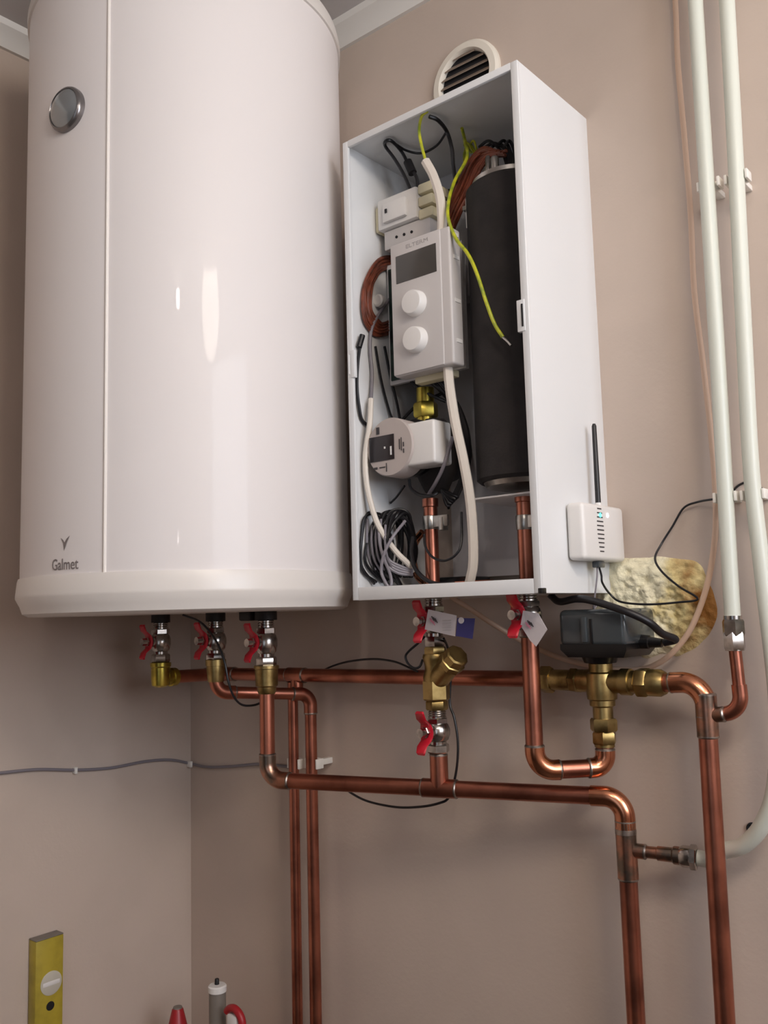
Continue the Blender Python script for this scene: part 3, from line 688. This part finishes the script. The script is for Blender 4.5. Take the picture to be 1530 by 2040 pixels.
# ------------------------------------------------------------------ wireless module on the cabinet's side
RX0, RX1 = BW + .001, .320
t = thing('wireless_module', (.308, -.062, .040), 'small white wireless box with black antenna on the cabinet side', 'router')
build(MB().box((RX0, -.119, .0395), (RX1, -.006, .1105), .006, seg=4), 'case', 'plastic_white', t)
an = MB().lathe((.309, -.055, .1095), ax, [(0, .0042), (.005, .0042)], 16); build(an, 'antenna_base', 'plastic_white', t)
build(MB().lathe((.309, -.055, .1145), ax, [(0, .0036), (.1, .0030), (.103, .0018), (.1035, 0)], 16), 'antenna', 'wire_black', t)
for i in range(11):
    k = i / 10; z = .1045 - k * .0535; hw = (.0045 + .0075 * math.sin(PI * (.12 + .76 * k))) * .75; yc = -.0755 + .002 * k
    build(MB().box((RX1 - .001, yc - hw, z - .0008), (RX1 + .0003, yc + hw, z + .0008)), 'vent_slot', 'lettering_dark', t, smooth=0)
build(MB().lathe((RX1 - .001, -.074, .0965), (1, 0, 0), [(0, .0028), (.0018, .0028), (.002, .002)], 16), 'status_light', 'led_cyan', t)
build(MB().lathe((RX1 - .001, -.0535, .0975), (1, 0, 0), [(0, .0030), (.0016, .0030), (.0018, .002)], 16), 'white_disc', 'emissive_white', t)  # small emissive white disc on the case face
pw = atX(1199, 1122, .309)
plug = V((.309, -.063, .040))
build(MB().box((.304, -.072, .031), (.314, -.054, .0398), .002), 'connector', 'actuator_grey', t)
o = build(wire([plug + V((0, 0, -.006)), plug + V((.001, .004, -.018)), plug + V((.001, .006, -.028)), at(1215, 1183, -.03), at(1237, 1199, -.03), at(1290, 1204, -.03), at(1350, 1200, -.03), at(1390, 1193, -.028), at(1352, 1168, -.03), at(1318, 1138, -.03), at(1305, 1112, -.026), at(1318, 1083, -.012), at(1340, 1048, -.008), at(1362, 1012, -.007), at(1390, 1000, -.008), at(1424, 994, -.018)], .0014, 8), 'power_lead', 'wire_black')
tag(o, 'thin black lead looping from the white box over the foam to the pipe clip', 'cable')
o = build(wire([plug + V((0, -.004, -.006)), plug + V((0, -.006, -.02)), plug + V((-.004, -.006, -.042)), plug + V((-.01, .0, -.06)), V((.285, -.03, -.012)), V((.25, -.025, -.01)), V((.22, -.04, -.002))], .0011, 8), 'sensor_lead', 'wire_grey')
tag(o, 'thin grey lead hanging from the white wireless box under the cabinet', 'cable')

# ------------------------------------------------------------------ things on the walls
# round vent grille
vc = V((.0985, 0, .804))
t = thing('vent_grille', (vc.x, -.006, vc.z - .066), 'round cream vent grille on the wall behind the cabinet top', 'vent')
build(MB().lathe((vc.x, -.0, vc.z), (0, -1, 0), [(0, .062), (.006, .062), (.010, .058), (.011, .048), (.006, .0455), (.0, .0455)], 64), 'frame', 'grille_cream', t)
build(MB().lathe((vc.x, 0, vc.z), (0, -1, 0), [(0, .046), (.001, .046)], 48), 'opening', 'dark_hole', t)
for i in range(7):
    z = vc.z - .040 + i * .0135; hw = math.sqrt(max(.0, .0455 ** 2 - (z - vc.z) ** 2))
    build(MB().prism([(vc.x - hw, -.0015, z + .0065), (vc.x - hw, -.008, z - .001), (vc.x - hw, -.0072, z - .0025), (vc.x - hw, -.0015, z + .0045)], (2 * hw, 0, 0)), 'slat', 'slat_brown', t, smooth=0)
# foam patch
mb = MB()
oc = [(1216, 1105), (1255, 1112), (1310, 1108), (1350, 1112), (1385, 1118), (1405, 1140), (1418, 1175), (1428, 1210), (1424, 1245), (1405, 1275), (1375, 1298), (1350, 1308), (1318, 1303), (1285, 1312), (1262, 1296), (1230, 1300), (1195, 1290), (1180, 1240), (1185, 1180), (1195, 1130)]
cen = at(1310, 1212, 0); outl = spline([at(x, y, 0) for x, y in oc] + [at(*oc[0], 0)], 6)[:-1]
NR = 34; rings = []
for j in range(NR + 1):
    s = j / NR; ring = []
    for p in outl:
        q = cen.lerp(p, s)
        hgt = .0105 * (1 - s ** 5) + (1 - s ** 8) * (.0055 * noise.noise(q * 62) + .004 * noise.noise(q * 130) + .002 * noise.noise(q * 260))
        wob = 1 + .03 * noise.noise(p * 50) * s
        q = cen + (q - cen) * wob
        ring.append(mb.bm.verts.new((q.x, -max(.0002, hgt) if s < 1 else .0005, q.z)))
    rings.append(ring)
n = len(outl)
for a, b in zip(rings, rings[1:]):
    for k in range(n): mb.bm.faces.new((a[k], a[(k + 1) % n], b[(k + 1) % n], b[k]))
bmesh.ops.remove_doubles(mb.bm, verts=mb.bm.verts[:], dist=1e-6)
mb.bm.faces.new(rings[-1]) if all(v.is_valid for v in rings[-1]) else None
o = build(mb, 'mounting_foam', 'mounting_foam', base=(cen.x, 0, cen.z), smooth=60)
tag(o, 'lumpy cream and rust-stained foam patch filling a hole in the wall', 'foam')
# tan cable beside the white pipes
cb = [at(1345, 0, -.008), at(1350, 120, -.008), at(1364, 280, -.008), at(1376, 430, -.008), at(1383, 580, -.008), at(1400, 720, -.008), at(1415, 850, -.009), at(1424, 960, -.012), at(1425, 1060, -.018), at(1410, 1160, -.024), at(1380, 1245, -.024), at(1345, 1295, -.022), at(1310, 1322, -.018), at(1270, 1334, -.012), at(1200, 1330, -.010), at(1120, 1312, -.012), at(1050, 1282, -.03), at(985, 1245, -.06), at(935, 1212, -.085), at(900, 1190, -.10), at(893, 1180, -.11)]
cb.insert(0, cb[0] + V((0, 0, CEZ - cb[0].z)))
o = build(wire(cb, .0036, 12), 'wall_cable', 'cable_tan'); tag(o, 'pale tan cable running down beside the white pipes and behind the mixing valve', 'cable')
# pipe clips
def clip(name, pts, label, r, Y, group, sz=.012):
    for p, lab in zip(pts, label):
        t = thing('pipe_clip', (p.x, 0, p.z - sz / 2), lab, 'clip', group)
        build(MB().box((p.x - r * .5, Y + r + .0005, p.z - sz * .3), (p.x + r * .5, 0, p.z + sz * .3), .001), 'clip_base', 'clip_white', t)
        for s, nm in ((-1, 'jaw'), (1, 'jaw')):
            build(MB().box((p.x + s * (r + .0006) - (.0035 if s < 0 else 0), Y - r * .25, p.z - sz / 2), (p.x + s * (r + .0006) + (.0035 if s > 0 else 0), Y + r + .002, p.z + sz / 2), .001), nm, 'clip_white', t)
        build(MB().box((p.x - r - .004, Y + r + .0004, p.z - sz / 2), (p.x + r + .004, Y + r + .0045, p.z + sz / 2), .001), 'saddle', 'clip_white', t)
def on1(y): return at(1385 + (1460 - 1385) * (y / 1243), y, WY)
clip('c', [at(1411, 367, WY), at(1466, 352, WY)], ['white plastic clip high up on the left white pipe', 'white plastic clip high up on the right white pipe'], .0098, WY, 'upper pair of pipe clips')
clip('c', [at(1444, 990, WY), at(1499, 985, WY)], ['white plastic clip on the left white pipe where the black lead ends', 'white plastic clip low on the right white pipe'], .0098, WY, 'lower pair of pipe clips')
clip('c', [V((vx, WY, zpix(590, 1522, WY))), V((vx2, WY, zpix(625, 1522, WY)))], ['white plastic clip on the left thin copper pipe', 'white plastic clip on the right thin copper pipe'], .0098, WY, 'clips on the thin copper pipes', .016)
# short black wire behind the white pipes
o = build(wire([at(1455, 985, -.0012), at(1470, 968, -.0012), at(1490, 960, -.0012), at(1508, 966, -.0012), at(1530, 985, -.0012), at(1560, 1010, -.0012)], .0014, 8), 'thin_wire', 'wire_black'); tag(o, 'short black wire behind the right white pipe leaving the picture at right', 'wire')
# wall plug hole
hp = at(1499, 1650, 0)
mb = MB().lathe((hp.x, .0005, hp.z), (0, -1, 0), [(0, .0068), (.003, .0064), (.0038, .0050), (.0015, .004)], 20)
o = build(mb, 'wall_plug', 'dark_hole'); tag(o, 'small dark plug in the wall at lower right beside the curved white pipe', 'plug')
# grey cable along the left wall and round the corner
lw = [atX(x, y, XL + .004) for x, y in ((-60, 1546), (0, 1540), (75, 1533), (148, 1534), (220, 1530), (290, 1517), (340, 1514))]
cw = [V((XL + .005, -.005, zpix(380, 1520, 0)))]
rw = [at(x, y, -.005) for x, y in ((412, 1528), (460, 1527), (520, 1522), (560, 1526))] + [at(578, 1528, -.006)]
o = build(wire(lw + cw + rw, .0026, 10), 'wall_cable', 'wire_grey'); tag(o, 'wavy grey cable running along the left wall and round the corner', 'cable')
for x, y, lab in ((148, 1534, 'small white cable clip on the left wall'), (379, 1519, 'small white cable clip in the corner of the walls')):
    p = atX(x, y, XL + .002) if x < 300 else V((XL + .006, -.008, zpix(380, 1520, 0)))
    mb = MB().box((XL - .0005, p.y - .0025, p.z - .006), (p.x + .007, p.y + .0025, p.z + .005), .001); mb.lathe((p.x + .006, p.y, p.z + .004), (1, 0, 0), [(0, .0016), (.002, .0016)], 8)
    o = build(mb, 'cable_clip', 'clip_white'); tag(o, lab, 'clip', 'clips of the grey wall cable')
# sensor wires
def sw(label, r, *pts):
    o = build(wire([at(*p) if len(p) == 3 and abs(p[0]) > 5 else V(p) for p in pts], r, 8), 'sensor_wire', 'wire_black'); tag(o, label, 'wire')
sw('thin black wire hanging from the tank in front of the middle valve', .0017, tuple(V((at(365, 1217, -.22).x, -.22, TB - .0018))), (400, 1240, -.225), (430, 1276, -.228), (447, 1318, -.228), (455, 1358, -.225), (466, 1388, -.215), (482, 1404, -.2), (505, 1405, -.18), (524, 1398, -.165))
sw('thin black wire arching over the long horizontal pipe to the strainer', .0016, (640, 1337, -.020), (668, 1325, -.035), (700, 1317, -.06), (745, 1313, -.07), (785, 1318, -.08), (815, 1330, -.09), (832, 1338, -.092))
sw('small black wire loop left of the brass strainer', .0017, (846, 1268, -.118), (832, 1282, -.12), (815, 1297, -.12), (808, 1308, -.12), (813, 1322, -.12), (825, 1331, -.12), (836, 1328, -.118), (842, 1314, -.114))
sw('black wire curving down right of the lowest red valve and back under the tee', .0017, (884, 1272, -.122), (892, 1292, -.094), (898, 1340, -.085), (896, 1400, -.086), (905, 1430, -.088), (912, 1475, -.088), (911, 1520, -.088), (904, 1560, -.088), (893, 1590, -.095), (875, 1600, -.10), (840, 1607, -.10), (790, 1608, -.095), (735, 1597, -.09), (700, 1580, -.085), (680, 1562, -.08))
# tags tied on the valves
def card(name, quads, Y, label, extra=()):
    t = thing('paper_tag', at(*quads[0][0][0], Y), label, 'tag', 'paper tags on the valves')
    for pts, m, nm in quads:
        build(MB().prism([at(x, y, Y + dz) for (x, y), dz in zip(pts, (0, 0, .004, .004) if len(pts) == 4 else (0, 0, .002, .006, .006, .003))], (0, .0006, 0)), nm, m, t, smooth=0)
    return t
TGY = BY - .030
t = card('tag', [([(853, 1214), (909, 1226), (907, 1268), (846, 1254)], 'card_white', 'white_flap')], TGY, 'white paper tag with striped mark and blue flap on the left boiler valve')
build(MB().prism([at(x, y, TGY + d) for (x, y), d in zip([(911, 1231), (946, 1232), (941, 1273), (908, 1267)], (.0012, .006, .006, .0012))], (0, .0006, 0)), 'blue_flap', 'card_blue', t, smooth=0)
q = at(919, 1236, TGY + .002); build(MB().lathe((q.x, q.y - .0001, q.z), (0, -1, 0), [(-.0004, .0042), (.0008, .0042)], 20), 'eyelet', 'card_white', t)
def stripes(t, x0, y0, Y):
    for i in range(3):
        a = [at(x0 + dx + i * 3.2, y0 + dy + i * 3, Y - .0006) for dx, dy in ((-6, -1), (-2, 7), (-.6, 6.4), (-4.2, -2))]
        build(MB().prism(a, (0, .0004, 0)), 'stripe', 'card_pink', t, smooth=0)
        a = [at(x0 + dx + i * 3.4, y0 + dy + i * 2.2, Y - .0006) for dx, dy in ((-2.4, -5), (2.6, 4), (4.2, 3.2), (-.6, -6))]
        build(MB().prism(a, (0, .0004, 0)), 'stripe', 'lettering_dark', t, smooth=0)
stripes(t, 861, 1233, TGY)
mb = MB()
for i in range(5): 
    a, b = at(882, 1232 + i * 5, TGY + .0004), at(900, 1236 + i * 5, TGY + .0012); mb.box((a.x, a.y - .0012, min(a.z, b.z)), (b.x, a.y - .0004, min(a.z, b.z) + .0006))
build(mb, 'print', 'lettering_grey', t, smooth=0)
t = card('tag', [([(1042, 1216), (1072, 1222), (1090, 1254), (1068, 1288), (1056, 1276), (1037, 1246)], 'card_white', 'white_flap')], TGY, 'crumpled white paper tag with striped mark on the right boiler valve')
stripes(t, 1052, 1241, TGY + .001)
# ------------------------------------------------------------------ spirit level and things on the worktop
tz0 = -.80
t = thing('worktop_table', (-.44, -.24, FLZ), 'plain wooden table below the tank', 'table')
build(MB().box((XL + .002, -.50, tz0 - .03), (-.285, -.012, tz0), .003), 'tabletop', 'table_wood', t)
for x in (XL + .03, -.315):
    for y in (-.47, -.04): build(MB().box((x - .02, y - .02, FLZ), (x + .02, y + .02, tz0 - .03)), 'leg', 'table_wood', t)
lx0, lx1 = XL + .002, XL + .024
la, lb = atX(72, 1872, lx1), atX(127, 1866, lx1)
ly0, ly1, lz = la.y, lb.y, (la.z + lb.z) / 2
t = thing('spirit_level', ((lx0 + lx1) / 2, (ly0 + ly1) / 2, tz0), 'yellow spirit level standing upright against the left wall', 'level')
build(MB().box((lx0, ly0, tz0), (lx1, ly1, lz), .0015), 'body', 'level_yellow', t)
vq = atX(103, 1958, lx1); yc = (ly0 + ly1) / 2
build(MB().lathe((lx1 - .004, yc + .003, vq.z), (1, 0, 0), [(0, .0185), (.0045, .0185), (.0052, .017), (.0046, .0)], 36), 'vial', 'level_glass', t)
build(MB().box((lx1, yc - .012, vq.z - .0035), (lx1 + .0012, yc + .018, vq.z + .0035), .001), 'vial_tube', 'plastic_white', t)
hq = atX(100, 2004, lx1); build(MB().lathe((lx1 - .003, yc + .002, hq.z), (1, 0, 0), [(0, .007), (.0034, .007)], 20), 'hang_hole', 'dark_hole', t)
build(MB().box((lx0, ly0, lz), (lx1, ly1, lz + .002), .0008), 'end_cap', 'grey_plastic', t)
BTY = -.12
bq = at(433, 1968, BTY); br = .0125
t = thing('glue_tube', (bq.x, BTY, tz0), 'grey tube with white cap and black tip at the bottom edge', 'tube')
build(MB().lathe((bq.x, BTY, tz0), ax, [(0, .014), (bq.z - tz0 - .004, .0135), (bq.z - tz0 - .002, .013)], 28), 'body', 'grey_plastic', t)
build(MB().lathe((bq.x, BTY, bq.z - .005), ax, [(0, .0148), (.008, .0148), (.010, .013), (.0105, .004)], 28), 'cap', 'plastic_white', t)
build(MB().lathe((bq.x - .001, BTY, bq.z + .004), ax, [(0, .0038), (.009, .0036), (.010, .003)], 12), 'tip', 'wire_black', t)
rq = at(472, 2026, BTY - .01)
t = thing('hand_tool', (rq.x - .0, BTY - .01, tz0), 'red ring-shaped handle beside the grey tube at the bottom edge', 'tool')
def ring(c, R0, r, m, nm, par, a0, a1, dirx=V((1, 0, 0))):
    L = [c + R0 * (math.cos(a) * dirx + math.sin(a) * ax) for a in [a0 + (a1 - a0) * k / 20 for k in range(21)]]
    return build(MB().tube(L, r, 12), nm, m, par)
rc = at(466, 2036, BTY - .01)
ring(rc, .020, .0062, 'red_plastic', 'grip', t, -.6, PI * .80)
build(MB().box((rc.x - .012, rc.y - .006, tz0), (rc.x + .012, rc.y + .006, rc.z + .012), .004), 'body', 'plastic_white', t)
fq = at(354, 2008, BTY)
t = thing('nozzle_cap', (fq.x, BTY, tz0), 'red tapered plastic cap standing at the bottom edge left of the tube', 'cap')
build(MB().lathe((fq.x, BTY, tz0), ax, [(0, .028), (fq.z - tz0 - .05, .026), (fq.z - tz0 - .03, .0165), (fq.z - tz0 - .002, .0095), (fq.z - tz0, .008)], 28), 'body', 'red_plastic', t)
build(MB().lathe((fq.x, BTY, fq.z - .001), ax, [(0, .0082), (.003, .0075)], 20), 'rim', 'grey_plastic', t)

# ------------------------------------------------------------------ light
P_W1, P_W2, P_W3, P_L = 24., 8., .2, 24.
def area(name, loc, target, sx, sy, power, colr, spread=PI):
    l = bpy.data.lights.new(name, 'AREA'); l.shape = 'RECTANGLE'; l.size = sx; l.size_y = sy; l.energy = power; l.color = colr; l.spread = spread
    o = bpy.data.objects.new(name, l); col.objects.link(o); o.location = V(loc) + V((0, 0, ZO))
    o.rotation_euler = (V(target) - V(loc)).to_track_quat('-Z', 'Z').to_euler(); return o
def win(name, h, fixed, axis, power, colr):
    um, zm = (h[0] + h[1]) / 2, (h[2] + h[3]) / 2
    if axis == 'y': area(name, (fixed, um, zm), (fixed - 1, um, zm), h[1] - h[0], h[3] - h[2], power, colr)
    else: area(name, (um, fixed, zm), (um, fixed + 1, zm), h[1] - h[0], h[3] - h[2], power, colr)
win('window_daylight', W1, XR + .02, 'y', P_W1, (.86, .91, 1.))
win('streak_slit_light', W2, XR + .02, 'y', P_W2, (1, .97, .95))  # light set in the added slit for the tank's streak
win('front_daylight', W3, YF - .02, 'x', P_W3, (1, .95, .95))
LP = V((1.30, -.99, .90))
t = thing('ceiling_lamp', (LP.x, LP.y, CEZ), 'round white lamp fixed to the ceiling', 'lamp')
build(MB().lathe((LP.x, LP.y, CEZ - .012), ax, [(0, .08), (.012, .08)], 32), 'ceiling_plate', 'plastic_white', t)
l = bpy.data.lights.new('lamp_light', 'POINT'); l.energy = P_L; l.color = (1, .88, .75); l.shadow_soft_size = .16
o = bpy.data.objects.new('lamp_light', l); col.objects.link(o); o.location = LP + V((0, 0, ZO))

SP = V((.97, -1.50, .93))  # extra unseen lamp, added for the upper streak on the tank enamel
t = thing('streak_lamp', (SP.x, SP.y, CEZ), 'small unseen lamp added under the ceiling for a thin streak on the tank', 'lamp')
build(MB().lathe((SP.x, SP.y, CEZ - .01), ax, [(0, .04), (.01, .04)], 32), 'ceiling_plate', 'plastic_white', t)
l = bpy.data.lights.new('streak_lamp_light', 'POINT'); l.energy = 5.5; l.color = (1, .93, .86); l.shadow_soft_size = .032
o = bpy.data.objects.new('streak_lamp_light', l); col.objects.link(o); o.location = SP + V((0, 0, ZO))
w = bpy.data.worlds.new('world'); scn.world = w; w.use_nodes = True
w.node_tree.nodes['Background'].inputs['Color'].default_value = (.75, .85, 1, 1); w.node_tree.nodes['Background'].inputs['Strength'].default_value = .8
scn.view_settings.view_transform = 'Standard'; scn.view_settings.look = 'None'; scn.view_settings.gamma = 1; scn.view_settings.use_curve_mapping = False
scn.view_settings.exposure = .1
